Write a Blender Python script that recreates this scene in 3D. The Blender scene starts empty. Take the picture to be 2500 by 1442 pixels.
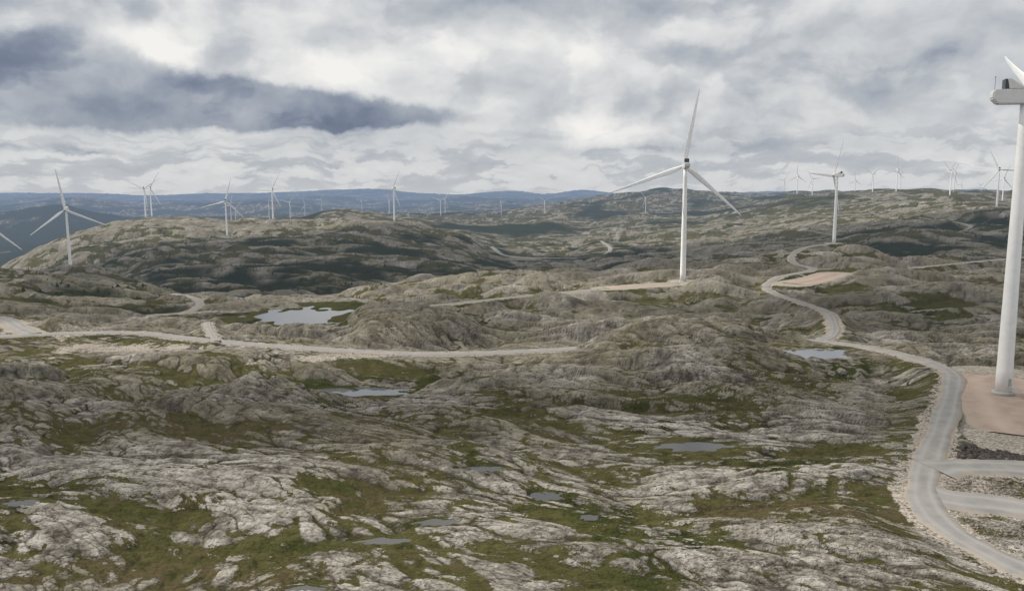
import bpy, math, random
import numpy as np
from mathutils import Matrix, Vector
random.seed(4); rng=np.random.default_rng(7)
scene=bpy.context.scene
scene.view_settings.view_transform='Standard'
scene.view_settings.look='None'
F=1900.0; CW,CH=1250.0,721.0
PITCH=math.atan(254/F); ROLL=-0.006; ZC=60.0
RM=Matrix.Rotation(math.pi/2-PITCH,3,'X')@Matrix.Rotation(ROLL,3,'Z')
KD=1.055
def bear(px,py):
    v=RM@Vector((px-CW,-(py-CH),-F)); return v.x/v.y, v.z/v.y   # tan bearing, slope
def site(px,py,d):
    t,s=bear(px,py); d=d*KD
    return (t*d,d,ZC+s*d)
coll=scene.collection
def link(o): coll.objects.link(o); return o
# ---------------------------------------------------------------- node helpers
class E:
    def __init__(s,nt,sock): s.nt=nt; s.k=sock
    def _m(s,op,b=None,c=None,clamp=False):
        n=s.nt.nodes.new('ShaderNodeMath'); n.operation=op; n.use_clamp=clamp
        for i,v in enumerate((s,b,c)):
            if v is None: continue
            if isinstance(v,E): s.nt.links.new(v.k,n.inputs[i])
            else: n.inputs[i].default_value=v
        return E(s.nt,n.outputs[0])
    def __add__(s,o): return s._m('ADD',o)
    __radd__=__add__
    def __mul__(s,o): return s._m('MULTIPLY',o)
    __rmul__=__mul__
    def __sub__(s,o): return s._m('SUBTRACT',o)
    def __rsub__(s,o): return (s*-1.0)+o
    def __truediv__(s,o): return s._m('DIVIDE',o)
    def clamp(s): return s._m('ADD',0.0,clamp=True)
    def ss(s,a,b):
        n=s.nt.nodes.new('ShaderNodeMapRange'); n.interpolation_type='SMOOTHSTEP'
        s.nt.links.new(s.k,n.inputs[0]); n.inputs[1].default_value=a; n.inputs[2].default_value=b
        return E(s.nt,n.outputs[0])
def setin(nt,sock,v):
    if isinstance(v,E): nt.links.new(v.k,sock)
    else: sock.default_value=v
def vmath(nt,op,a,b=None,c=None,out=0):
    n=nt.nodes.new('ShaderNodeVectorMath'); n.operation=op
    for i,v in enumerate((a,b,c)):
        if v is not None: setin(nt,n.inputs[i],v)
    return E(nt,n.outputs[out])
def noise(nt,vec,scale,detail=6,rough=.55,dims='3D',col=False):
    n=nt.nodes.new('ShaderNodeTexNoise'); n.noise_dimensions=dims; setin(nt,n.inputs['Vector'],vec)
    n.inputs['Scale'].default_value=scale; n.inputs['Detail'].default_value=detail
    n.inputs['Roughness'].default_value=rough
    return E(nt,n.outputs[1 if col else 0])
def ramp(nt,f,stops):
    n=nt.nodes.new('ShaderNodeValToRGB'); nt.links.new(f.k,n.inputs[0])
    cr=n.color_ramp
    while len(cr.elements)<len(stops): cr.elements.new(0.5)
    for e,(p,c) in zip(cr.elements,stops): e.position=p; e.color=(*c,1)
    return E(nt,n.outputs[0])
def mixc(nt,f,a,b):
    n=nt.nodes.new('ShaderNodeMix'); n.data_type='RGBA'
    setin(nt,n.inputs[0],f)
    for s,v in ((n.inputs[6],a),(n.inputs[7],b)):
        if isinstance(v,E): nt.links.new(v.k,s)
        else: s.default_value=(*v,1)
    return E(nt,n.outputs[2])
def position(nt):
    return E(nt,nt.nodes.new('ShaderNodeNewGeometry').outputs['Position'])
HAZE_GLOW=(.245,.32,.455)
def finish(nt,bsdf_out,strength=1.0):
    """air haze painted on as surface glow, stronger with distance from the site"""
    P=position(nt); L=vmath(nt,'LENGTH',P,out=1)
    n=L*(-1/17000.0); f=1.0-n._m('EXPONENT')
    em=nt.nodes.new('ShaderNodeEmission'); em.inputs[0].default_value=(*HAZE_GLOW,1)  # haze colour emitted by the surface itself, no air volume
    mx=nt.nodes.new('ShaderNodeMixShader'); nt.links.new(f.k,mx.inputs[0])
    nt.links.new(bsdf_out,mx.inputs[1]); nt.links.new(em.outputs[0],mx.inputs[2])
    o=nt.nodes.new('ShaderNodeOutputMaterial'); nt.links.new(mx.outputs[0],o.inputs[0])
def newmat(name):
    m=bpy.data.materials.new(name); m.use_nodes=True; m.node_tree.nodes.clear()
    try: m.cycles.emission_sampling='NONE'
    except Exception: pass
    return m,m.node_tree
def principled(nt,col,rough=.8,normal=None,spec=.3):
    b=nt.nodes.new('ShaderNodeBsdfPrincipled')
    if isinstance(col,E): nt.links.new(col.k,b.inputs['Base Color'])
    else: b.inputs['Base Color'].default_value=(*col,1)
    setin(nt,b.inputs['Roughness'],rough); b.inputs['Specular IOR Level'].default_value=spec
    if normal is not None: nt.links.new(normal.k,b.inputs['Normal'])
    return b.outputs[0]
def diffuse(nt,col,normal=None):
    b=nt.nodes.new('ShaderNodeBsdfDiffuse')
    if isinstance(col,E): nt.links.new(col.k,b.inputs[0])
    else: b.inputs[0].default_value=(*col,1)
    if normal is not None: nt.links.new(normal.k,b.inputs['Normal'])
    return b.outputs[0]
def bump(nt,h,dist,strength=1.0,normal=None):
    n=nt.nodes.new('ShaderNodeBump'); nt.links.new(h.k,n.inputs['Height'])
    n.inputs['Distance'].default_value=dist; n.inputs['Strength'].default_value=strength
    if normal is not None: nt.links.new(normal.k,n.inputs['Normal'])
    return E(nt,n.outputs[0])
# ---------------------------------------------------------------- noise in numpy
_r=np.random.default_rng(3)
perm=_r.permutation(256).astype(np.int32); perm=np.concatenate([perm,perm])
ang=_r.random(256)*2*np.pi; GX=np.cos(ang).astype(np.float32); GY=np.sin(ang).astype(np.float32)
def perlin(x,y,seed=0):
    x=x+seed*17.31; y=y-seed*9.77
    xf=np.floor(x); yf=np.floor(y); xi=xf.astype(np.int32)&255; yi=yf.astype(np.int32)&255
    fx=(x-xf).astype(np.float32); fy=(y-yf).astype(np.float32)
    u=fx*fx*fx*(fx*(fx*6-15)+10); v=fy*fy*fy*(fy*(fy*6-15)+10)
    def g(ix,iy,dx,dy):
        h=perm[perm[ix]+iy]; return GX[h]*dx+GY[h]*dy
    x1=(xi+1)&255; y1=(yi+1)&255
    a=g(xi,yi,fx,fy); b=g(x1,yi,fx-1,fy); c=g(xi,y1,fx,fy-1); d=g(x1,y1,fx-1,fy-1)
    return ((a+(b-a)*u)+((c+(d-c)*u)-(a+(b-a)*u))*v)*1.4
def sst(a,b,x):
    t=np.clip((x-a)/(b-a),0,1); return t*t*(3-2*t)
# ---------------------------------------------------------------- terrain lines (bearing, dip, range)
flat=lambda py,d:[(-900,py,d),(3400,py,d)]
LINES=[
 flat(2900,26),
 flat(1442,100),
 [(-900,1250,130),(3400,1250,130)],
 [(-900,1110,163),(0,1110,163),(400,1080,165),(800,1085,163),(1160,1070,165),(1600,1100,162),(2000,1120,160),(2300,1090,166),(3400,1090,166)],
 [(-900,1035,184),(0,1035,184),(700,1045,182),(1300,1050,183),(1700,1040,184),(2300,1035,184),(3400,1035,184)],
 [(-900,955,206),(0,950,206),(500,972,204),(900,990,200),(1300,990,206),(1700,975,208),(2000,990,203),(2300,985,203),(3400,985,203)],
 [(-900,915,242),(0,915,242),(500,922,242),(900,930,240),(1300,920,240),(1500,900,240),(1700,880,238),(1900,900,240),(2050,920,236),(2300,955,220),(3400,955,220)],
 [(-900,868,285),(0,868,283),(400,872,282),(700,882,273),(1000,893,268),(1400,862,280),(1520,822,272),(1620,793,270),(1730,789,270),(1810,803,270),(1900,838,280),(2000,862,283),(2340,925,232),(3400,925,232)],
 [(-900,820,330),(0,820,322),(450,826,322),(1000,862,290),(1400,850,300),(1520,835,312),(1900,829,315),(2100,845,297),(2340,903,245),(3400,903,245)],
 [(-900,785,390),(0,780,390),(300,785,385),(500,805,365),(620,800,405),(780,838,338),(900,842,337),(1200,844,337),(1400,830,335),(1520,815,345),(1700,820,345),(1850,815,350),(1950,805,350),(2100,822,342),(2300,860,300),(2480,885,272),(3400,885,272)],
 [(-900,760,450),(0,755,450),(300,765,450),(500,770,450),(610,776,440),(740,768,452),(830,768,430),(880,760,358),(1000,746,353),(1130,754,360),(1300,790,385),(1450,790,400),(1600,770,430),(1800,745,445),(1860,735,455),(2000,735,450),(2130,735,445),(2300,755,420),(2500,770,400),(3400,770,400)],
 [(-900,700,600),(0,705,600),(200,715,600),(450,738,560),(600,742,500),(740,742,500),(860,740,500),(1000,746,480),(1100,740,480),(1250,722,500),(1450,703,530),(1660,687,553),(1760,678,552),(1815,704,545),(1870,712,530),(2000,680,580),(2150,645,640),(2250,660,610),(2500,695,530),(3400,695,530)],
 [(-900,650,1040),(0,646,1040),(173,657,1060),(300,678,1000),(400,712,900),(480,726,850),(600,724,850),(800,718,800),(880,698,720),(1000,675,700),(1100,668,700),(1250,660,720),(1450,670,750),(1600,648,780),(1700,635,800),(1800,626,800),(1900,620,820),(2000,598,960),(2070,590,975),(2110,606,950),(2180,650,760),(2300,640,800),(2400,650,760),(3400,650,760)],
 [(-900,730,1400),(0,730,1400),(200,730,1350),(400,732,1000),(600,725,960),(850,725,960),(1000,715,1000),(1200,700,1050),(1400,690,1100),(1600,668,1200),(1800,658,1200),(2000,640,1200),(2150,635,1150),(2300,632,1050),(3400,632,1050)],
 [(-900,740,1700),(-100,700,1700),(0,665,1650),(200,625,1600),(400,597,1600),(550,592,1620),(700,588,1600),(850,583,1600),(1000,598,1600),(1150,625,1600),(1250,635,1700),(1400,632,1700),(1500,625,1600),(1700,615,1600),(1900,595,1500),(2100,580,1400),(2300,560,1400),(2500,550,1400),(3400,550,1400)],
 [(-900,760,2100),(-50,690,2100),(40,640,2100),(150,578,2150),(290,534,2200),(380,525,2220),(480,531,2200),(560,538,2180),(660,534,2180),(750,535,2150),(870,540,2050),(960,537,1990),(1050,549,1950),(1120,569,1900),(1180,595,1900),(1220,620,1950),(1300,612,2100),(1450,600,2200),(1600,582,2200),(1750,580,2000),(1900,575,1900),(2050,558,1800),(2150,548,1750),(2260,533,1700),(2350,518,1700),(2460,504,1700),(2700,500,1700),(3400,500,1700)],
 [(-900,700,3500),(0,650,3500),(300,600,2900),(600,580,2900),(800,568,2600),(1000,568,2600),(1150,580,2600),(1250,592,2700),(1400,578,2800),(1600,565,2700),(1800,548,2600),(2000,528,2500),(2200,508,2400),(2320,487,2450),(2460,505,2400),(3400,505,2400)],
 [(-900,640,4500),(0,615,4500),(300,590,4000),(600,550,3600),(740,530,3300),(800,510,3300),(870,514,3300),(950,525,3300),(1050,535,3300),(1200,552,3300),(1300,546,3300),(1450,550,3300),(1560,540,3300),(1700,545,3200),(1800,522,3000),(1900,498,3000),(2000,481,3000),(2100,469,3000),(2200,466,3000),(2320,467,3000),(2460,470,3000),(3400,470,3000)],
 [(-900,600,6000),(0,595,5500),(300,585,5500),(700,555,5000),(1000,545,4500),(1200,537,4300),(1400,532,4300),(1600,527,4300),(1750,518,4300),(1850,500,4500),(1950,484,4500),(2200,475,4500),(3400,475,4500)],
 [(-900,510,7500),(0,514,7500),(60,503,7500),(130,493,7500),(200,508,7500),(300,530,7500),(400,535,7500),(700,525,7000),(900,520,6500),(1050,523,6000),(1220,518,6000),(1320,503,6200),(1420,486,6500),(1520,473,6500),(1590,466,6500),(1640,462,6500),(1740,465,6500),(1850,469,6500),(2000,471,6500),(3400,478,6500)],
 [(-900,545,9500),(0,545,9500),(1250,535,9500),(1600,490,9500),(3400,488,9500)],
 [(-900,492,12500),(0,498,12500),(100,488,12500),(200,482,12500),(350,512,12500),(450,502,12500),(560,492,12500),(650,482,12500),(740,494,12500),(820,508,12500),(1000,510,12000),(1100,496,12000),(1200,487,12000),(1300,498,12000),(1400,484,12000),(1600,480,12000),(3400,478,12000)],
 flat(512,14500),
 [(-900,482,17500),(0,483,17500),(150,475,17500),(300,489,17500),(420,483,17500),(520,488,17500),(640,480,17500),(780,473,17500),(900,481,17500),(1000,487,17500),(1110,477,17500),(1230,485,17500),(1350,474,17500),(1500,481,17500),(3400,478,17500)],
 flat(502,20500),
 [(-900,474,26000),(0,474,26000),(250,468,26000),(330,477,26000),(500,473,26000),(700,472,26000),(800,462,26000),(860,456,26000),(950,458,26000),(1010,470,26000),(1130,475,26000),(1200,467,26000),(1280,464,26000),(1330,474,26000),(1430,462,26000),(1500,470,26000),(1600,468,26000),(1800,468,26000),(2000,467,26000),(2300,464,26000),(2420,462,26000),(3400,466,26000)],
 flat(485,42000),
]
tin=np.linspace(-.74,.74,1180)
tl=-.74-np.cumsum(np.linspace(.0015,.012,70)); tr=.74+np.cumsum(np.linspace(.0015,.012,70))
T=np.concatenate([tl[::-1],tin,tr]).astype(np.float64)
Y=np.concatenate([np.geomspace(50,95,60,endpoint=False),np.geomspace(95,420,820,endpoint=False),np.geomspace(420,3500,600,endpoint=False),np.geomspace(3500,44000,300)])
nT,nY=len(T),len(Y)
D=[];Z=[]
for ln in LINES:
    pts=[(*bear(px,py),d*KD) for px,py,d in ln]
    ts=[p[0] for p in pts]; ds=[p[2] for p in pts]; zs=[ZC+p[1]*p[2] for p in pts]
    D.append(np.interp(T,ts,ds)); Z.append(np.interp(T,ts,zs))
D=np.array(D);Z=np.array(Z)
for k in range(1,len(D)): D[k]=np.maximum(D[k],D[k-1]*1.03)
H=np.empty((nY,nT))
for j in range(nT): H[:,j]=np.interp(Y,D[:,j],Z[:,j])
def blur(A,s,ax):
    r=int(3*s); k=np.exp(-.5*(np.arange(-r,r+1)/s)**2); k/=k.sum()
    pad=[(0,0),(0,0)]; pad[ax]=(r,r); B=np.pad(A,pad,mode='edge'); out=np.zeros_like(A)
    for i,w in enumerate(k):
        out+= w*(B[i:i+A.shape[0],:] if ax==0 else B[:,i:i+A.shape[1]])
    return out
H=blur(H,5,0); H=blur(H,8,1)
YY=np.repeat(Y[:,None],nT,1); XX=YY*T[None,:]
def blob(px,py,d,rx,ry):
    x,y,z=site(px,py,d); return np.exp(-(((XX-x)/rx)**2+((YY-y)/ry)**2))
cell=np.maximum(np.gradient(Y)[:,None]*np.ones((1,nT)), YY*np.gradient(T)[None,:])
th=math.radians(-15); ca,sa=math.cos(th),math.sin(th)
n90=perlin(XX/90,YY/90,22); n12=perlin(XX/12,YY/12,26); n5=perlin(XX/5,YY/5,27)
wx=XX+14*perlin(XX/70,YY/70,5)+60*perlin(XX/420,YY/420,6)+1.2*n12; wy=YY+14*perlin(XX/70,YY/70,7)+60*perlin(XX/420,YY/420,8)+1.0*perlin(XX/9,YY/9,10)
A=(wx*ca+wy*sa); B=(-wx*sa+wy*ca)
def fade(lam): return sst(1.6,4.0,lam/cell)
def rockform(lam,st,seed,skew=.33):
    b0=np.abs(perlin(A/(lam*st),B/lam,seed)); return np.abs(perlin(A/(lam*st),B/lam+skew*b0,seed))
slab=lambda b,c: sst(-.02,c,b)
b150=rockform(190,1.5,11,.5); b60=rockform(62,2.1,12,.55); b25=rockform(25,2.5,13,.5); b10=rockform(9,2.4,14,.4); b4=rockform(3.8,2.2,15,.25); b2=rockform(1.6,1.8,16,.2)
bs=np.abs(perlin(A/11,B/2.1,17)); bt=np.abs(perlin(A/3.2,B/.8,18))
n30=perlin(XX/30,YY/30,21); n300=perlin(XX/300,YY/300,23); n1000=perlin(XX/1100,YY/1100,24); n3000=perlin(XX/3500,YY/3500,25); n2=perlin(XX/2,YY/2,28); n1=perlin(XX/.8,YY/.8,29)
big=sst(500,1300,YY); mid=sst(190,290,YY)*(1-sst(900,1300,YY)); fs=fade(2.3); f25,f10,f4,f2=fade(25),fade(9),fade(3.8),fade(1.6)
N = (b150-.28)*(8+16*big) + (b60-.28)*(10+3*mid-1*big)*fade(62) + (slab(b25,.45)-.6)*(2.6+1.5*mid+1.5*big)*f25 + (slab(b10,.3)-.65)*(.80+.45*mid)*f10 + (slab(b4,.25)-.65)*(.34+.12*mid)*f4 + (slab(b2,.2)-.65)*.15*f2+(slab(bs,.24)-.6)*.50*fs*(.4+.8*sst(-.3,.4,n90))+(slab(bt,.18)-.6)*.15*fade(.8)
N+= n90*2.0 + n300*4*big + n1000*38*sst(2500,6000,YY)*(1-.4*sst(15000,25000,YY))+(np.abs(n3000)-.25)*120*sst(8000,12000,YY)+np.abs(n300)*22*sst(3000,5000,YY)+n5*.20+n2*.11+n1*.07
N*= (1-.25*sst(240,170,YY))
calm=np.clip(blob(430,845,300,60,22)+blob(120,835,305,60,20),0,1)
N=N*(1-.75*calm)-1.5*calm
H=H+N
veg=.39+.42*n90*sst(-.9,.5,n30)+.34*n30+.16*n300+.26*n12+.18*n5+.10*n2-(.75+.2*mid)*(b60-.22)-(.60+.3*mid)*(b25-.2)*f25-.50*(b10-.2)*f10-.30*(slab(b4,.3)-.6)*f4-.40*(bs-.22)*fs-.3*(b2-.2)*f2
veg+=.03*sst(165,240,YY)+.11*big
# ---------------------------------------------------------------- roads
ROADS=[
 ('gravel_road',3.4,20,[(-400,815,335),(-150,820,328),(0,820,325),(180,812,330),(340,812,330),(450,824,323),(600,838,310),(800,852,298),(1000,862,290),(1200,860,292),(1400,850,300),(1500,838,310),(1600,833,317),(1750,830,320),(1900,828,317),(2000,832,310),(2100,845,295),(2200,865,275),(2285,890,253),(2325,912,240),(2325,950,222),(2312,1000,200),(2295,1050,182),(2275,1100,167),(2258,1150,154),(2252,1200,142.5),(2275,1250,133),(2330,1300,124.5),(2420,1350,117),(2500,1388,111.5),(2620,1430,106),(2850,1500,98)],"pale grey gravel access road winding across the rocky fell"),
 ('gravel_road',2.5,10,[(2000,832,310),(2035,815,330),(2035,785,362),(2015,760,402),(1955,737,450),(1890,715,505),(1872,697,548),(1905,675,602),(1985,657,662),(1940,642,722),(1933,624,790),(1965,604,885),(2030,594,955)],"grey gravel road climbing in bends to a turbine"),
 ('gravel_road',2.3,12,[(1985,657,662),(2080,655,670),(2200,655,675),(2350,641,730),(2460,631,770),(2700,615,830)],"narrow gravel road along a rocky slope"),
 ('gravel_road',2.8,10,[(980,750,468),(1090,742,480),(1250,725,497),(1450,706,525),(1560,697,540),(1655,690,550)],"gravel spur road along a ridge up to a turbine"),
 ('gravel_road',1.9,7,[(530,832,312),(516,812,340),(508,796,368),(508,786,384)],"short gravel road dipping behind a rocky knoll"),
 ('gravel_road',1.9,8,[(520,758,456),(440,764,456),(370,768,450),(440,763,458),(477,752,498),(488,738,545),(466,724,595),(425,716,640)],"gravel road curving around a dark hillside"),
 ('gravel_road',6,70,[(1200,602,1950),(1240,625,1800),(1350,630,1765),(1460,627,1765),(1490,607,1950),(1468,588,2180)],"distant gravel road through a wooded valley"),
 ('gravel_road',3.0,25,[(545,580,1790),(620,583,1770),(720,584,1775),(800,570,1850)],"thin gravel track across a hill"),
 ('gravel_road',4.5,40,[(2290,585,1390),(2325,572,1440),(2370,552,1560),(2300,536,1680)],"gravel track winding up a shaded hill"),
 ('gravel_road',5.2,6,[(2275,1142,156),(2330,1138,157),(2420,1138,157),(2600,1146,155)],"gravel side road off the access road"),
 ('gravel_road',5.6,6,[(2262,1205,142),(2340,1220,139),(2420,1228,138),(2520,1242,135.5),(2640,1262,132)],"broad gravel lay-by branching off the access road"),
 ('gravel_road',4.6,10,[(-300,775,420),(-60,772,425),(10,780,405),(40,798,365),(80,814,332)],"gravel turning area beside a road"),
 ('crane_pad',17,5,[(2440,920,239),(2480,990,205),(2510,1030,192),(2520,1066,181)],"flat tan gravel crane pad at a turbine foot"),
 ('crane_pad',10,9,[(1480,703,530),(1570,697,541),(1650,692,549)],"pinkish gravel crane pad on a ridge"),
 ('crane_pad',16,9,[(1935,692,556),(1995,683,578),(2045,668,620)],"pinkish gravel pad inside a road bend"),
]
def catmull(P,step):
    P=[np.array(p) for p in P]; P=[2*P[0]-P[1]]+P+[2*P[-1]-P[-2]]; out=[]
    for i in range(1,len(P)-2):
        p0,p1,p2,p3=P[i-1:i+3]; L=np.linalg.norm(p2-p1); n=max(3,int(L/step))
        for k in range(n):
            u=k/n
            out.append(.5*((2*p1)+(-p0+p2)*u+(2*p0-5*p1+4*p2-p3)*u*u+(-p0+3*p1-3*p2+p3)*u**3))
    out.append(P[-2]); return np.array(out)
TURB=[(2449,955,235,73,71),(1667,686,404,177,-10),(2036,593,428,222,-32),(173,660,512,14,-7),(555,578,491,200,-15),(963,541,461,228,-30),
 (-62,737,517,185,-130),(356,532,460,195,-55),(371,530,459,215,-30),(667,537,464,220,-30),(709,534,494,235,-45),(745,530,500,170,-100),(785,515,487,190,-20),
 (884,517,490,265,-10),(951,522,483,255,-170),(1076,527,490,200,-55),(1087,521,487,210,-35),(1224,525,493,260,-5),(1330,522,490,195,-65),(1440,523,495,262,-60),
 (1576,519,482,205,-75),(1657,510,483,262,-20),(1738,495,470,200,-60),(565,541,499,190,-10),(576,545,508,210,-50),(658,541,503,225,-10),
 (1914,466,440,195,-40),(1946,475,430,190,0),(1983,478,437,200,-85),(2087,474,441,185,0),(2130,474,425,205,-60),(2188,469,414,195,-10),(2197,470,422,215,-45),
 (2319,478,414,215,-60),(2328,474,424,200,-30),(2346,472,450,190,-20),(2393,474,452,200,-70),(2433,508,414,150,-95),(2447,495,436,160,-20)]
TP=[]
for (px,py,hy,yaw,ph) in TURB:
    t,s=bear(px,py); _,sh=bear(px,hy); d=87/(sh-s)
    TP.append((t*d,d,ZC+s*d,yaw,ph))
best=np.full(H.shape,1e9); tz=np.zeros(H.shape); bl=np.full(H.shape,10.0)
def stamp(p,q,hw,bw):
    m=hw+bw+bw*.6
    y0=min(p[1],q[1])-m; y1=max(p[1],q[1])+m
    r0,r1=np.searchsorted(Y,[y0,y1])
    if r1<=r0: return
    xs=[min(p[0],q[0])-m,max(p[0],q[0])+m]; yy=[max(y0,1.0),y1]
    tmn=min(xs[0]/a for a in yy); tmx=max(xs[1]/a for a in yy)
    c0,c1=np.searchsorted(T,[tmn,tmx])
    if c1<=c0: return
    x=XX[r0:r1,c0:c1]; y=YY[r0:r1,c0:c1]
    dx,dy=q[0]-p[0],q[1]-p[1]; L2=dx*dx+dy*dy+1e-9
    u=np.clip(((x-p[0])*dx+(y-p[1])*dy)/L2,0,1)
    dd=np.hypot(x-p[0]-u*dx,y-p[1]-u*dy)-hw
    z=p[2]+u*(q[2]-p[2])
    sub=best[r0:r1,c0:c1]; mk=dd<sub
    sub[mk]=dd[mk]; tz[r0:r1,c0:c1][mk]=z[mk]; bl[r0:r1,c0:c1][mk]=bw
RP=[]
for (nm,hw,bw,pts,lab) in ROADS:
    W=[site(*p) for p in pts]
    C=catmull(W,4.0 if W[0][1]<1200 else 15.0); RP.append(C)
    for i in range(len(C)-1): stamp(C[i],C[i+1],hw,bw if C[i][0]<20 or hw!=3.4 else 13)
gbest=best.copy()
for (x,y,z,yaw,ph) in TP:
    r=9 if y<1300 else (12 if y<2600 else .006*y)
    i=min(np.searchsorted(Y,y),nY-1); j=min(max(np.searchsorted(T,x/y),0),nT-1)
    if y>2300 and abs(H[i,j]-z)>22: continue
    stamp((x,y,z+.05),(x+.01,y,z+.05),r,max(r*1.8,abs(H[i,j]-z)*3))
w=np.where(best<1.0,1,1-sst(0,1,(best-1.0)/bl))
H=H*(1-w)+(tz-.22)*w
edge=n5*1.4+n2*.9
grav=1-sst(0,1,(best+edge*1.0-.2)/np.where(YY>1200,14,np.where(best<gbest,6,1.8+2.0*sst(-.1,.5,n30))))
grav=np.maximum(grav,np.clip(1.2*blob(150,800,340,50,22)+1.1*blob(20,785,385,32,20)+1.1*blob(330,828,305,48,13)+1.0*blob(820,862,287,48,6)-.35+n12*.4+n2*.25,0,.9))
grav=np.maximum(grav,np.clip(blob(1420,716,512,26,8)*1.2-.2+n5*.3,0,.8))
grav=np.maximum(grav,np.clip(blob(2330,1185,148,10,9)*1.3-.25+n5*.5+n2*.3,0,.8))
TT=np.repeat(T[None,:],nY,0)
heap=np.clip(1.6*np.exp(-((YY-site(2450,1096,165)[1])/6.5)**2)-.3,0,1)*sst(.596,.610,TT)
grav*=(1-heap*(gbest>.3))
grav*= (1-.75*sst(900,1500,YY))
# ---------------------------------------------------------------- ponds
PONDS=[('lake',735,770,112,19,455,'irregular grey lake in a boggy hollow between rock hills'),('pond',880,937,118,11,236,'narrow still pond among rock and moss'),('pond',1996,863,78,13,281,'small bright pond beside a gravel road'),
 ('pond',1695,1082,85,12,171,'shallow dark pond on bare rock'),('pond',1185,1142,44,7,156,'tiny pool in a mossy gully'),('pond',1335,1212,40,11,142,'small dark pool in a mossy hollow'),('pond',1440,1262,24,7,132,'tiny rainwater pool'),
 ('pond',935,1318,60,8,122,'shallow dark pool in rock hollow'),('pond',1065,1275,50,8,130,'shallow dark pool in rock hollow'),('pond',745,1432,45,10,103,'small puddle in moss'),('pond',55,1225,42,8,139,'small puddle in grassy bog')]
PW=[]
for (nm,px,py,hx,hy,d,lab) in PONDS:
    x,y,z=site(px,py,d)
    if d<260:     # let it settle on the ground where the sight line lands
        t,s=bear(px,py); j=np.searchsorted(T,t); col=H[:,j]; hit=np.argmax(col>ZC+s*Y)
        if hit>0 and abs(Y[hit]-y)<40: y=Y[hit]; x=t*y; z=float(np.min(H[hit-6:hit+7,j-4:j+5]))+.15
    rx=hx*y/F; ry=hy*y*y/(F*(ZC-z))
    r0,r1=np.searchsorted(Y,[y-ry*4,y+ry*4]); c0,c1=np.searchsorted(T,sorted([(x-rx*3)/y,(x+rx*3)/y]))
    xs=XX[r0:r1,c0:c1]; ys=YY[r0:r1,c0:c1]
    ir=1.05
    R=np.hypot((xs-x)/rx,(ys-y)/ry)+.45*ir*perlin((xs-x)/rx*1.7,(ys-y)/ry*1.3,px%13)+.28*ir*perlin((xs-x)/rx*4,(ys-y)/ry*2.6,3)
    k=1-sst(1.2,2.8,R)
    tgt=z+np.where(R<1,-.5*(1-R)*2,.0)+np.clip(R-1,0,1)*min(ry,8)*.16
    k=k*sst(0.5,4,best[r0:r1,c0:c1])
    H[r0:r1,c0:c1]=H[r0:r1,c0:c1]*(1-k)+tgt*k
    veg[r0:r1,c0:c1]+=.35*(1-sst(1.0,2.2,R))
    PW.append((nm,x,y,z,rx,ry,lab))
green=np.zeros_like(H)
for g in [(1150,1110,160,7,13),(1400,1240,138,8,9),(1500,1330,122,7,11),(100,1180,146,14,5),(1560,1400,108,6,8),(820,1190,146,10,3),(1900,1120,160,16,3),(1000,1280,130,9,3),(1150,990,206,13,5),(1000,905,255,40,6),(700,890,262,30,6),(2100,890,262,18,7),(1300,760,430,40,8),(1900,760,420,12,22),(560,1060,175,15,3),(1650,960,215,18,3),(1680,1330,121,10,4),(700,1330,120,9,3),(300,1240,137,8,3),(820,750,490,45,22),(680,800,410,30,14)]:
    b_=blob(*g); veg+= .36*b_; green+=b_
gy=np.gradient(H,axis=0)/np.gradient(Y)[:,None]; gx=np.gradient(H,axis=1)/(YY*np.gradient(T)[None,:])
slope=np.hypot(gx,gy)
veg-= .40*sst(.5,1.2,slope)
def tmask(px0,px1,d0,d1,fp,fd):
    t0=bear(px0,600)[0]; t1=bear(px1,600)[0]
    return sst(t0-fp,t0,TT)*(1-sst(t1,t1+fp,TT))*sst(d0-fd,d0,YY)*(1-sst(d1,d1+fd,YY))
f1=tmask(400,860,900,1300,.08,160); f2=tmask(860,1230,1100,1600,.08,200)*.75; f3=tmask(1180,1560,1500,2600,.08,250)*.65; f4=tmask(80,420,560,800,.05,90)*.65; f5=tmask(1380,1800,1000,1500,.08,200)*.75
f6=tmask(200,1150,1250,1800,.08,250)*.60; f7=tmask(2080,2460,1080,1650,.06,160)*.75  # f6: dark scrub tone that also paints in shade on the big hill face
nf=.5+.6*perlin(XX/160,YY/160,41)+.5*perlin(XX/45,YY/45,42)+.3*n12*fade(12)-.9*(b60-.2)-.6*(b150-.2)-.5*(b25-.2)*f25
fm=np.clip(np.maximum.reduce([f1,f2,f3,f4,f5,f6,f7]),0,1)
forest=np.clip(fm*1.15+(nf-.5)*.9-.32,0,.9)*sst(.02,.3,fm)
far=sst(2300,3500,YY)
forest=np.maximum(forest,far*np.clip(.28+1.6*perlin(XX/500,YY/700,43)+.8*perlin(XX/150,YY/200,44)+.35*sst(6500,9500,YY)+.6*perlin(XX/1500,YY/2500,45)*sst(6500,9500,YY)+1.0*sst(-.25,-.42,TT)*(1-sst(8000,11000,YY))-.25*(TT>.25)*(YY<5000)-.35*np.exp(-((TT-.20)/.09)**2)*(YY>5000)*(YY<8500),0,1))
forest*=(1-grav)
forest=np.maximum(forest,heap*.8*(gbest>.2))
veg-=.22*sst(1950,2100,YY)*(1-sst(2300,2500,YY))*(TT<-.1)
rtone=.50+.30*n12+.24*n5*fade(5)+.26*n2*fade(2)+.24*n1*fade(.8)+.25*(bs-.25)*fs+.22*(b4-.25)+.12*sst(190,135,YY)+.16*n90-.05*big
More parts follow.
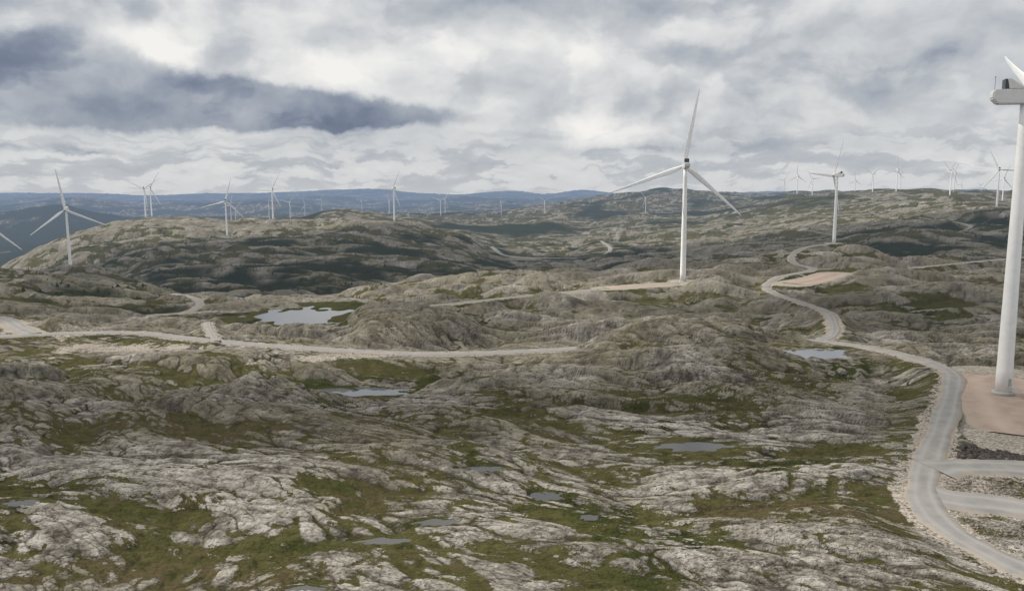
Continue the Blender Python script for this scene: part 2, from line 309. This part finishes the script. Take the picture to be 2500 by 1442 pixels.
crack=1-np.clip((1-sst(0,.06,b4))*f4*.75+(1-sst(0,.08,b2))*f2*.5+(1-sst(0,.07,bs))*fs*.65+(1-sst(0,.045,b10))*f10*.8+(1-sst(0,.10,bt))*fade(.8)*.4+(1-sst(0,.03,b25))*f25*.6,0,1)
lich=np.clip(.38+.7*n30+.5*n12+.4*n2+.36*sst(150,240,YY),0,1)
vtone=np.clip(.5+.5*n30+.35*n5+.3*n300-.15*np.clip(green,0,1),0,1)
gmk=np.clip(green*.8+mid*.2,0,1)
# ---------------------------------------------------------------- ground mesh
def grid_mesh(name,V,nr,nc):
    me=bpy.data.meshes.new(name); me.vertices.add(len(V)); me.vertices.foreach_set('co',V.astype(np.float32).ravel())
    idx=np.arange(nr*nc,dtype=np.int32).reshape(nr,nc)
    q=np.stack([idx[:-1,:-1],idx[:-1,1:],idx[1:,1:],idx[1:,:-1]],-1).reshape(-1,4)
    me.loops.add(q.size); me.loops.foreach_set('vertex_index',q.ravel())
    me.polygons.add(len(q)); me.polygons.foreach_set('loop_start',np.arange(0,q.size,4,dtype=np.int32)); me.polygons.foreach_set('loop_total',np.full(len(q),4,dtype=np.int32))
    me.polygons.foreach_set('use_smooth',np.ones(len(q),dtype=bool))
    me.update(calc_edges=True); return me
me=grid_mesh('ground',np.stack([XX,YY,H],-1).reshape(-1,3),nY,nT)
def cattr(name,a,b,c,d):
    at=me.color_attributes.new(name,'FLOAT_COLOR','POINT')
    at.data.foreach_set('color',np.clip(np.stack([a,b,c,d],-1),0,1).astype(np.float32).ravel())
cattr('cover',veg,grav,forest,crack); cattr('tone',rtone,lich,vtone,gmk)
ground=link(bpy.data.objects.new('ground',me)); ground['kind']='structure'; ground['label']='rolling bare grey rock fell with moss and heather'; ground['category']='ground'
m,nt=newmat('fell_rock_and_moss')
P=position(nt)
def attr4(name):
    ac=nt.nodes.new('ShaderNodeVertexColor'); ac.layer_name=name
    sp=nt.nodes.new('ShaderNodeSeparateColor'); nt.links.new(ac.outputs[0],sp.inputs[0])
    return [E(nt,sp.outputs[i]) for i in range(3)]+[E(nt,ac.outputs['Alpha'])]
vg,gr,fo,ck=attr4('cover'); rt,lc,vt,gn=attr4('tone')
nf_=noise(nt,P,1.6,4,.78)
mp=nt.nodes.new('ShaderNodeMapping'); nt.links.new(P.k,mp.inputs[0]); mp.inputs['Rotation'].default_value=(0,0,math.radians(15)); mp.inputs['Scale'].default_value=(.38,1,1)
nk=noise(nt,E(nt,mp.outputs[0]),.62,3,.62)
lines=(nk-.5)._m('ABSOLUTE').ss(0.0,.028)
vmask=(vg+(nf_-.5)*.85+(nk-.5)*.30).ss(.44,.54)
rock=ramp(nt,rt*.5+nf_*.5,[(.30,(.078,.070,.058)),(.42,(.172,.157,.133)),(.52,(.265,.246,.215)),(.66,(.42,.40,.362))])
rock=mixc(nt,(lc+(nf_-.5)*1.3).ss(.42,.78)*.55,rock,(.140,.125,.074))
rock=mixc(nt,ck*(lines*.65+.35),(.038,.033,.025),rock)
vc=ramp(nt,vt*.6+nf_*.4,[(.30,(.022,.023,.011)),(.42,(.044,.044,.017)),(.52,(.082,.074,.033)),(.62,(.051,.052,.019)),(.74,(.074,.061,.032))])
vc=mixc(nt,gn*.7,vc,ramp(nt,nf_,[(.35,(.026,.033,.010)),(.65,(.066,.072,.023))]))
col=mixc(nt,vmask,rock,vc)
gc=ramp(nt,nf_,[(.34,(.13,.116,.097)),(.47,(.265,.238,.203)),(.60,(.44,.40,.345))])
col=mixc(nt,(gr+(nf_-.5)*.6).ss(.35,.6),col,gc)
fc=ramp(nt,nf_,[(.35,(.012,.016,.008)),(.65,(.036,.042,.019))])
col=mixc(nt,(fo+(nf_-.5)*.5).ss(.2,.8),col,fc)
nrm=bump(nt,nf_*(1.0-vmask*.5)+lines*.25,.58,1.0)
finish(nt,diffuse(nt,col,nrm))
me.materials.append(m)
def height(x,y):
    i=np.clip(np.searchsorted(Y,y)-1,0,nY-2); t=x/y; j=np.clip(np.searchsorted(T,t)-1,0,nT-2)
    fy=np.clip((y-Y[i])/(Y[i+1]-Y[i]),0,1); fx=np.clip((t-T[j])/(T[j+1]-T[j]),0,1)
    return (H[i,j]*(1-fx)+H[i,j+1]*fx)*(1-fy)+(H[i+1,j]*(1-fx)+H[i+1,j+1]*fx)*fy
def samp(Aa,x,y):
    i=np.clip(np.searchsorted(Y,y)-1,0,nY-2); j=np.clip(np.searchsorted(T,x/y)-1,0,nT-2); return Aa[i,j]
# ---------------------------------------------------------------- road meshes
def road_mat(name,c0,c1,edge):
    m,nt=newmat(name); P=position(nt)
    at=nt.nodes.new('ShaderNodeAttribute'); at.attribute_name='across'; u=E(nt,at.outputs['Fac'])
    n1=noise(nt,P,.25,4,.6); n2=noise(nt,P,5,3,.7)
    c=ramp(nt,n1*.6+n2*.4,[(.35,c0),(.65,c1)])
    au=u._m('ABSOLUTE')
    rut=((au-.42)*(au-.42)*-40.0)._m('EXPONENT')
    c=mixc(nt,rut*.4,c,tuple(v*1.25 for v in c1))
    c=mixc(nt,(au+(n1-.5)*.9).ss(.65,.92),c,edge)
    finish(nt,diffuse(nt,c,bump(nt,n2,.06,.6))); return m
mr=road_mat('gravel',(.17,.168,.163),(.245,.24,.23),(.25,.22,.185))
mpad=road_mat('reddish_gravel',(.235,.185,.153),(.33,.268,.225),(.28,.24,.20))
NA=[-1,-.8,-.5,-.2,0,.2,.5,.8,1]
for ri,((nm,hw,bw,pts,lab),C) in enumerate(zip(ROADS,RP)):
    n=len(C); tg=np.gradient(C[:,:2],axis=0); tg/=np.linalg.norm(tg,axis=1)[:,None]+1e-9; nx=np.stack([-tg[:,1],tg[:,0]],1)
    V=[];U=[]
    for i in range(n):
        wl=hw*(1+.10*math.sin(i*.7+ri)+.06*math.sin(i*1.9))
        if ri in (9,10): wl*=1+.55*math.exp(-i/1.8)
        if nm=='crane_pad':
            wl=hw*(1+.05*math.sin(i*1.3)); e_=min(i,n-1-i)/2.0
            if e_<1: wl*=.6+.4*math.sqrt(max(0,e_))
        for a in NA:
            off=.02+ (0 if abs(a)<1 else -.45) + ri*.006 + (0.15 if C[i,1]>1200 and abs(a)<1 else 0)+.03*(1-abs(a))
            V.append((C[i,0]+nx[i,0]*a*wl,C[i,1]+nx[i,1]*a*wl,C[i,2]+off)); U.append(a)
    rm=grid_mesh(nm,np.array(V),n,len(NA))
    aa=rm.attributes.new('across','FLOAT','POINT'); aa.data.foreach_set('value',np.array(U,dtype=np.float32))
    rm.materials.append(mpad if nm=='crane_pad' else mr)
    o=link(bpy.data.objects.new(nm,rm)); o['kind']='structure'; o['label']=lab; o['category']='gravel road' if nm!='crane_pad' else 'gravel pad'
# ---------------------------------------------------------------- water
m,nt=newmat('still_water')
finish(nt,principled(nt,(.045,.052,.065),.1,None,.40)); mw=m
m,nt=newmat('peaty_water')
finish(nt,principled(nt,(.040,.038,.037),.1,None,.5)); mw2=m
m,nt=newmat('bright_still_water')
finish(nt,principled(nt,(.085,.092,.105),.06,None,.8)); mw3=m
for (nm,x,y,z,rx,ry,lab) in PW:
    V=[(x,y,z)]+[(x+rx*1.6*math.cos(a),y+ry*1.6*math.sin(a),z) for a in np.linspace(0,2*math.pi,48,endpoint=False)]
    wm=bpy.data.meshes.new(nm); wm.from_pydata(V,[],[(0,1+i,1+(i+1)%48) for i in range(48)]); wm.materials.append(mw if nm=='lake' else (mw3 if y>215 else mw2))
    o=link(bpy.data.objects.new(nm,wm)); o['kind']='structure'; o['label']=lab; o['category']=nm
# ---------------------------------------------------------------- rubble
def ico():
    import bmesh
    bm=bmesh.new(); bmesh.ops.create_icosphere(bm,subdivisions=1,radius=1); v=np.array([q.co[:] for q in bm.verts]); f=np.array([[q.index for q in p.verts] for p in bm.faces]); bm.free(); return v,f
iv,jf=ico()
def stones(name,cand,c0,c1,lab,lim):
    VV=[];FF=[];b=0
    for (x,y,r) in cand:
        if y>420 or samp(gbest,x,y)<lim: continue
        z=float(height(np.array(x),np.array(y)))
        sc=np.array([r*rng.uniform(.7,1.3),r*rng.uniform(.7,1.3),r*rng.uniform(.5,.9)])
        v=iv*(1+rng.uniform(-.22,.22,(len(iv),1)))*sc; a=rng.random()*6.28; cc,ss_=math.cos(a),math.sin(a)
        v=np.stack([v[:,0]*cc-v[:,1]*ss_,v[:,0]*ss_+v[:,1]*cc,v[:,2]],1)+np.array([x,y,z+r*.15])
        VV.append(v);FF.append(jf+b);b+=len(v)
    rm=bpy.data.meshes.new(name); rm.from_pydata(np.concatenate(VV).tolist(),[],np.concatenate(FF).tolist())
    m,nt=newmat(name+'_rock'); P=position(nt)
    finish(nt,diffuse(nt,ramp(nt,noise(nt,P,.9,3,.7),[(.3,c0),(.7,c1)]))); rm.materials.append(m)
    o=link(bpy.data.objects.new(name,rm)); o['kind']='stuff'; o['label']=lab; o['category']='rubble'
cand=[]
for ri in [0,0,0,1,3,9,10,4]:
    C=RP[ri]; hw=ROADS[ri][1]
    for k in range(1200 if ri==0 else 300):
        i=rng.integers(0,len(C)-1); c=C[i]+(C[i+1]-C[i])*rng.random(); tg=C[i+1]-C[i]; nn=np.array([-tg[1],tg[0]])/np.hypot(tg[0],tg[1])
        s=rng.choice([-1,1]); off=s*(hw+.1+abs(rng.normal())*2.8); cand.append((c[0]+nn[0]*off,c[1]+nn[1]*off,.06+abs(rng.normal())*.14))
for k in range(900):
    px=rng.uniform(2335,2600); py=rng.uniform(1160,1200) if k%2 else rng.uniform(1255,1330); t,s=bear(px,py); d=60/(-s); cand.append((t*d,d,.08+abs(rng.normal())*.15))
stones('rubble',cand,(.075,.067,.056),(.24,.217,.187),'loose blasted stones along the road edges',.0)
cand=[]
for k in range(2200):
    px=rng.uniform(2338,2640); py=rng.uniform(1072,1118)
    t,s=bear(px,py); d=60/(-s); cand.append((t*d,d,.14+abs(rng.normal())*.2))
stones('rubble',cand,(.022,.020,.018),(.10,.09,.08),'dark heap of blasted rock beside a gravel pad',.1)
# ---------------------------------------------------------------- forest
VV=[];FF=[];b=0
def treemesh(x,y,z,h,r):
    vs=[];fs=[]
    for (z0,z1,rr) in ((.08,.72,1.0),(.38,1.0,.7)):
        k0=len(vs); n=6; a0=rng.random()*6.28
        for k in range(n):
            a=a0+k*2*math.pi/n; q=r*rr*rng.uniform(.6,1.3); vs.append((x+q*math.cos(a),y+q*math.sin(a),z+h*z0*rng.uniform(.6,1.6)))
        vs.append((x+rng.uniform(-.4,.4)*r,y,z+h*z1))
        fs+=[(k0+k,k0+(k+1)%n,k0+n) for k in range(n)]
    return vs,fs
NC=90000
dd=np.exp(rng.uniform(math.log(600),math.log(2700),NC)); tt=rng.uniform(-.72,.72,NC)
xs=tt*dd; fv=samp(forest,xs,dd); hz=height(xs,dd); bb=samp(best,xs,dd)
keep=(rng.random(NC)<(fv-.12)*.45*(dd/2700)**.6)&(bb>8)&(dd>650)
for x,y,z in zip(xs[keep],dd[keep],hz[keep]):
    h=rng.uniform(1.4,4.2); vs,fs_=treemesh(x,y,z-.5,h,h*rng.uniform(.35,.65)); VV+=vs; FF+=[tuple(i+b for i in f) for f in fs_]; b+=len(vs)
fmh=bpy.data.meshes.new('forest'); fmh.from_pydata(VV,[],FF)
m,nt=newmat('scrub_foliage'); P=position(nt)
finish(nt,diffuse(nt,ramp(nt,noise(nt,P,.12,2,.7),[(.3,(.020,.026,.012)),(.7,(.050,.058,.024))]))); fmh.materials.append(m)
o=link(bpy.data.objects.new('forest',fmh)); o['kind']='stuff'; o['label']='far-off dark birch and spruce scrub on valley slopes'; o['category']='forest'
# ---------------------------------------------------------------- turbines
def painted(name,c,rough=.45):
    m,nt=newmat(name); tc=nt.nodes.new('ShaderNodeTexCoord')
    n=noise(nt,E(nt,tc.outputs['Object']),.35,3,.6)
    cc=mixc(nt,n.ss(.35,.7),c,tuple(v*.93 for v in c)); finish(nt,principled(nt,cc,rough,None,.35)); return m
mwht=painted('white_tower_paint',(.83,.83,.82)); mnac=painted('off_white_nacelle',(.62,.62,.60)); mdk=painted('dark_grille',(.05,.055,.06)); mbl=painted('grey_white_blade',(.86,.86,.86)); mst=painted('galvanised_steel',(.35,.36,.37)); mcon=painted('concrete',(.36,.35,.33),.9)
def lathe(name,prof,n,mat,axis='z'):
    V=[];Fc=[]
    for (r,h) in prof:
        for k in range(n):
            a=2*math.pi*k/n
            V.append((r*math.cos(a),r*math.sin(a),h) if axis=='z' else (r*math.cos(a),h,r*math.sin(a)))
    for i in range(len(prof)-1):
        for k in range(n):
            Fc.append((i*n+k,i*n+(k+1)%n,(i+1)*n+(k+1)%n,(i+1)*n+k))
    Fc.append(tuple(range(n))[::-1]); Fc.append(tuple((len(prof)-1)*n+k for k in range(n)))
    me=bpy.data.meshes.new(name); me.from_pydata(V,[],Fc); me.polygons.foreach_set('use_smooth',[len(f)==4 for f in Fc]); me.materials.append(mat)
    import bmesh
    bm=bmesh.new(); bm.from_mesh(me); bmesh.ops.recalc_face_normals(bm,faces=bm.faces); bm.to_mesh(me); bm.free(); return me
def extr(name,prof,w,mat,bev=.25):
    import bmesh
    bm=bmesh.new(); L=[bm.verts.new((-w/2,y,z)) for y,z in prof]; R=[bm.verts.new((w/2,y,z)) for y,z in prof]; n=len(prof)
    bm.faces.new(L); bm.faces.new(R[::-1])
    for i in range(n): bm.faces.new((L[i],R[i],R[(i+1)%n],L[(i+1)%n]))
    bmesh.ops.recalc_face_normals(bm,faces=bm.faces)
    if bev: bmesh.ops.bevel(bm,geom=bm.edges[:],offset=bev,segments=2,affect='EDGES')
    me=bpy.data.meshes.new(name); bm.to_mesh(me); bm.free(); me.materials.append(mat); return me
prof=[(2.25-(2.25-1.4)*k/12,-.3+84.9*k/12) for k in range(13)]
tower_me=lathe('tower',prof,48,mwht)
nac_me=extr('nacelle',[(-3.0,85.1),(-3.0,88.6),(-1.5,89.0),(8.6,89.0),(9.0,88.2),(9.0,86.6),(7.5,84.9),(-1.5,84.7)],3.9,mnac,.28)
cool_me=extr('cooler',[(4.9,89.05),(6.0,89.05),(6.0,91.9),(5.5,91.9)],3.3,mdk,.05)
fair_me=extr('cooler_fairing',[(.6,89.06),(4.85,89.06),(5.42,91.95),(4.7,91.95)],3.7,mnac,.06)
mast_me=lathe('wind_vane',[(.05,89.0),(.05,92.6),(.14,92.65),(.14,92.9),(.02,92.95)],8,mdk)
hub_me=lathe('hub',[(1.75,1.9),(1.9,1.2),(1.95,-.9),(1.7,-1.9),(1.1,-2.6),(.35,-2.95),(.02,-3.0)],28,mnac,'y')
def blade_me():
    st=[(0.8,1.15,1.1,0),(3,1.15,1.05,5),(7,1.9,.7,14),(12,2.05,.48,12),(20,1.7,.36,8),(30,1.35,.27,4),(40,1.05,.2,2),(50,.78,.14,0),(55,.55,.08,-1),(57.6,.28,.04,-1),(58.3,.06,.01,-1)]
    n=14;V=[];Fc=[]
    for (z,c,tk,tw) in st:
        tw=math.radians(tw+2)
        for k in range(n):
            a=2*math.pi*k/n; x=c*math.cos(a); x0=x+ (c-1.15)*.45; y=tk*math.sin(a)*(1 if z<4 else (.55+.45*(math.cos(a)*-1+1)/2)) - .0009*z*z
            V.append((x0*math.cos(tw)-y*math.sin(tw),x0*math.sin(tw)+y*math.cos(tw),z))
    for i in range(len(st)-1):
        for k in range(n): Fc.append((i*n+k,i*n+(k+1)%n,(i+1)*n+(k+1)%n,(i+1)*n+k))
    Fc.append(tuple((len(st)-1)*n+k for k in range(n)))
    me=bpy.data.meshes.new('blade'); me.from_pydata(V,[],Fc); me.polygons.foreach_set('use_smooth',[True]*len(Fc)); me.materials.append(mbl)
    import bmesh
    bm=bmesh.new(); bm.from_mesh(me); bmesh.ops.recalc_face_normals(bm,faces=bm.faces); bm.to_mesh(me); bm.free(); return me
bl_me=blade_me()
door_me=extr('door',[(-.07,0),(.07,0),(.07,2.2),(-.07,2.2)],.95,mst,.03)
found_me=lathe('foundation',[(3.0,-1.0),(3.0,.05),(2.8,.14)],40,mcon)
def steps_mesh():
    import bmesh
    bm=bmesh.new()
    def box(x0,x1,y0,y1,z0,z1):
        v=[bm.verts.new((x,y,z)) for x in (x0,x1) for y in (y0,y1) for z in (z0,z1)]
        for f in ((0,1,3,2),(4,6,7,5),(0,4,5,1),(2,3,7,6),(0,2,6,4),(1,5,7,3)): bm.faces.new([v[i] for i in f])
    for i in range(9): box(-.6,.6,-.9-i*.28,-.62-i*.28,1.95-i*.21,2.0-i*.21)
    box(-.7,.7,-.6,.6,2.0,2.06)
    for s in (-.66,.66):
        for i in range(0,9,2): box(s-.02,s+.02,-.78-i*.28,-.74-i*.28,1.95-i*.21,3.0-i*.21)
    me=bpy.data.meshes.new('steps'); bm.to_mesh(me); bm.free(); me.materials.append(mst); return me
st_me=steps_mesh()
def part(name,me,parent,loc=(0,0,0),rot=(0,0,0)):
    o=link(bpy.data.objects.new(name,me)); o.parent=parent; o.location=loc; o.rotation_euler=rot; return o
for i,(x,y,z,yaw,ph) in enumerate(TP):
    e=link(bpy.data.objects.new('wind_turbine',None)); e.location=(x,y,z); e.rotation_euler=(0,0,math.radians(yaw))
    e['group']='turbines of the wind farm'; e['category']='wind turbine'
    e['label']=['tall white wind turbine standing on a tan gravel pad','white wind turbine on a rocky ridge, back of nacelle showing','white wind turbine at the end of a winding gravel road','white wind turbine on a mossy ridge','white wind turbine in front of a broad rock hill','white wind turbine on the brow of a rock hill'][i] if i<6 else 'distant white three-bladed wind turbine on a bare hill'
    part('tower',tower_me,e); n=part('nacelle',nac_me,e)
    part('cooler',cool_me,n); part('cooler_fairing',fair_me,n)
    if i<4: part('wind_vane',mast_me,n,(0.8,8.0,0)); part('foundation',found_me,e)
    hb=part('hub',hub_me,e,(0,-4.95,86.9),(0,math.radians(ph),0))
    for k in range(3): part('blade',bl_me,hb,(0,0,0),(0,k*2*math.pi/3,0))
    if i==0:
        a=math.radians(-73+10); dv=(2.24*math.sin(a),-2.24*math.cos(a))
        part('door',door_me,e,(dv[0],dv[1],2.15),(0,0,a)); part('steps',st_me,e,(dv[0]*1.3,dv[1]*1.3,0.1),(0,0,a))
# ---------------------------------------------------------------- sun + unseen overhead shade sheet
S=Vector((-.66,.22,.66)).normalized()
el=math.asin(S.z); az=math.atan2(S.x,S.y)
sd=bpy.data.lights.new('sun','SUN'); sd.energy=5.0; sd.angle=math.radians(.6); sd.color=(1,.94,.85)
so=link(bpy.data.objects.new('sun',sd)); so.rotation_euler=S.to_track_quat('Z','Y').to_euler(); so.location=(0,0,400)
CHT=1000.0
gxs=np.linspace(-3600,2600,300); gys=np.linspace(-350,3750,300); CX,CY=np.meshgrid(gxs,gys)
GXx=CX-S.x/S.z*(CHT); GYy=CY-S.y/S.z*(CHT)
al=.61+.60*perlin(GXx/420,GYy/420,51)+.38*perlin(GXx/130,GYy/130,52)
def ga(px,d,rx,ry,a):
    t=bear(px,620)[0]; x=t*d*KD; y=d*KD; return a*np.exp(-(((GXx-x)/rx)**2+((GYy-y)/ry)**2))
for g in [(650,1300,800,360,1.1),(1150,1500,350,350,.9),(1650,1450,380,330,1.0),(2280,1400,330,260,1.0),(300,1250,300,250,.6),(950,380,120,50,.5),(1000,225,220,40,.30),(2200,420,90,60,.35),(1700,460,90,50,.2),
  (150,335,110,50,-3.4),(420,315,70,30,-2.8),(650,2200,900,190,-3.2),(250,1950,350,240,-2.0),(1800,2800,1000,560,-2.6),(1150,112,190,50,-.85),(1300,640,220,70,-1.3),(1550,545,90,40,-1.3),(1100,2900,600,300,-1.8)]:
    al+=ga(*g)
al=np.clip(al,0,.98)
eb=sst(-3600,-3000,CX)*(1-sst(2200,2600,CX))*(1-sst(3350,3700,CY)); al*=eb
cm=grid_mesh('cloud_shade_sheet',np.stack([CX,CY,np.full_like(CX,CHT)],-1).reshape(-1,3),300,300)  # added sheet above the view, shaped to throw shade patches on the ground
aa=cm.attributes.new('shade_cover','FLOAT','POINT'); aa.data.foreach_set('value',al.astype(np.float32).ravel())
m,nt=newmat('cloud_shade_film'); at=nt.nodes.new('ShaderNodeAttribute'); at.attribute_name='shade_cover'
tr=nt.nodes.new('ShaderNodeBsdfTransparent'); df=nt.nodes.new('ShaderNodeBsdfTranslucent'); df.inputs[0].default_value=(.75,.75,.75,1)
mx=nt.nodes.new('ShaderNodeMixShader'); nt.links.new(at.outputs['Fac'],mx.inputs[0]); nt.links.new(tr.outputs[0],mx.inputs[1]); nt.links.new(df.outputs[0],mx.inputs[2])
oo=nt.nodes.new('ShaderNodeOutputMaterial'); nt.links.new(mx.outputs[0],oo.inputs[0]); cm.materials.append(m)
co=link(bpy.data.objects.new('cloud_shade_sheet',cm)); co['kind']='structure'; co['label']='unseen overhead sheet added to cast broken shade on the hills'; co['category']='cloud_shade_sheet'
# ---------------------------------------------------------------- sky
wd=bpy.data.worlds.new('World'); scene.world=wd; wd.use_nodes=True; nt=wd.node_tree; nt.nodes.clear()
try: wd.cycles.sampling_method='NONE'
except Exception: pass
sky=nt.nodes.new('ShaderNodeTexSky'); sky.sky_type='NISHITA'; sky.sun_disc=False; sky.sun_elevation=el; sky.sun_rotation=az
bg1=nt.nodes.new('ShaderNodeBackground'); nt.links.new(sky.outputs[0],bg1.inputs[0]); bg1.inputs[1].default_value=.1
tc=nt.nodes.new('ShaderNodeTexCoord'); sx=nt.nodes.new('ShaderNodeSeparateXYZ'); nt.links.new(tc.outputs['Generated'],sx.inputs[0])
X_,Y_,Z_=[E(nt,sx.outputs[i]) for i in range(3)]
azm=X_._m('ARCTAN2',Y_); rr=(X_*X_+Y_*Y_)._m('SQRT')._m('MAXIMUM',.05); elv=(Z_/rr)._m('MINIMUM',3.0)._m('MAXIMUM',-.05)
cb=nt.nodes.new('ShaderNodeCombineXYZ'); nt.links.new(azm.k,cb.inputs[0]); nt.links.new(elv.k,cb.inputs[1]); Q=E(nt,cb.outputs[0])
wcol=vmath(nt,'SUBTRACT',noise(nt,Q,9,6,.6,'2D',True),(.5,.5,.5))
Qw=vmath(nt,'MULTIPLY_ADD',wcol,(.085,.045,0),Q)
def dirp(px,py):
    t,s=bear(px,py); return math.atan(t), s/math.sqrt(1+t*t)
def gsum(G):
    v=None
    for (px,py,rx,ry,a) in G:
        c=dirp(px,py); sc=(F/rx,F/ry)
        q=vmath(nt,'MULTIPLY_ADD',Qw,(sc[0],sc[1],0),(-c[0]*sc[0],-c[1]*sc[1],0))
        g=(vmath(nt,'DOT_PRODUCT',q,q,out=1)*-1.0)._m('EXPONENT'); v=g*a if v is None else g._m('MULTIPLY_ADD',a,v)
    return v
dark=gsum([(-20,155,260,90,1.35),(180,222,330,60,1.4),(420,250,260,46,.7),(620,262,300,42,1.0),(940,292,280,28,.85),(345,30,80,50,.5),(250,366,480,13,.45),(720,348,220,13,.45)])
light=gsum([(230,78,150,46,.24),(410,145,90,48,.26),(790,172,200,48,.28),(1480,315,95,42,.32),(1390,285,40,22,.14),(200,300,330,18,.12),(1180,120,400,120,.12),(1900,140,350,60,-.04),(2330,40,260,60,-.06),(1650,360,420,15,-.16),(2330,400,120,12,.12)])
Qs=vmath(nt,'MULTIPLY_ADD',wcol,(.05,.038,0),Q)
def vor(vec,sc,off,scale,det):
    a=vmath(nt,'MULTIPLY_ADD',vec,sc,off)
    n=nt.nodes.new('ShaderNodeTexVoronoi'); n.voronoi_dimensions='2D'; n.feature='F1'; n.normalize=True; nt.links.new(a.k,n.inputs['Vector'])
    n.inputs['Scale'].default_value=scale; n.inputs['Detail'].default_value=det; n.inputs['Roughness'].default_value=.5; n.inputs['Lacunarity'].default_value=2.1
    return 1.0-E(nt,n.outputs['Distance'])
p1=vor(Qs,(1,1.4,0),(3.1,1.7,0),9.0,3.0)
nA=noise(nt,vmath(nt,'MULTIPLY_ADD',Qs,(1,1.7,0),(.3,.9,0)),5.2,6,.54,'2D')
nB=noise(nt,vmath(nt,'MULTIPLY_ADD',Qs,(1,1.7,0),(.3-.014,.9+.05,0)),5.2,4,.5,'2D')
st=vor(Qs,(1,3.0,0),(1.3,2.9,0),19.0,2.0)
nC=noise(nt,vmath(nt,'MULTIPLY_ADD',Qs,(1,5.0,0),(5.3,1.9,0)),7,6,.58,'2D')
k=elv.ss(.025,.10)
rel=(nA-nB)
edgeA=(nA+(p1-.62)*.5).ss(.45,.57)
edgeC=(nC+(st-.62)*.5).ss(.45,.56)
dk=(dark+(p1-.62)*.6+(nA-.5)*.15).ss(.38,.92)
val=light+.60+k*(rel*.95+(edgeA-.5)*.085+(p1-.62)*.24)+(1.0-k)*((st-.62)*.26+(edgeC-.5)*.17+(nC-.5)*.15)-dk*.41
hz=elv.ss(-.01,.035)
val=val*hz+(val*.5+.32)*(1.0-hz)
colr=ramp(nt,val.clamp(),[(0,(.14,.17,.24)),(.14,(.18,.215,.295)),(.34,(.325,.36,.425)),(.56,(.52,.545,.575)),(.80,(.74,.742,.742)),(1,(.91,.895,.865))])
bg2=nt.nodes.new('ShaderNodeBackground'); nt.links.new(colr.k,bg2.inputs[0]); bg2.inputs[1].default_value=1.0
mxs=nt.nodes.new('ShaderNodeMixShader'); mxs.inputs[0].default_value=.97; nt.links.new(bg1.outputs[0],mxs.inputs[1]); nt.links.new(bg2.outputs[0],mxs.inputs[2])
ow=nt.nodes.new('ShaderNodeOutputWorld'); nt.links.new(mxs.outputs[0],ow.inputs[0])
# ---------------------------------------------------------------- camera
cam=bpy.data.cameras.new('camera'); cam.sensor_width=36; cam.lens=36*F/2500; cam.clip_start=.5; cam.clip_end=90000
co=link(bpy.data.objects.new('camera',cam)); M=RM.to_4x4(); M.translation=(0,0,ZC); co.matrix_world=M; scene.camera=co
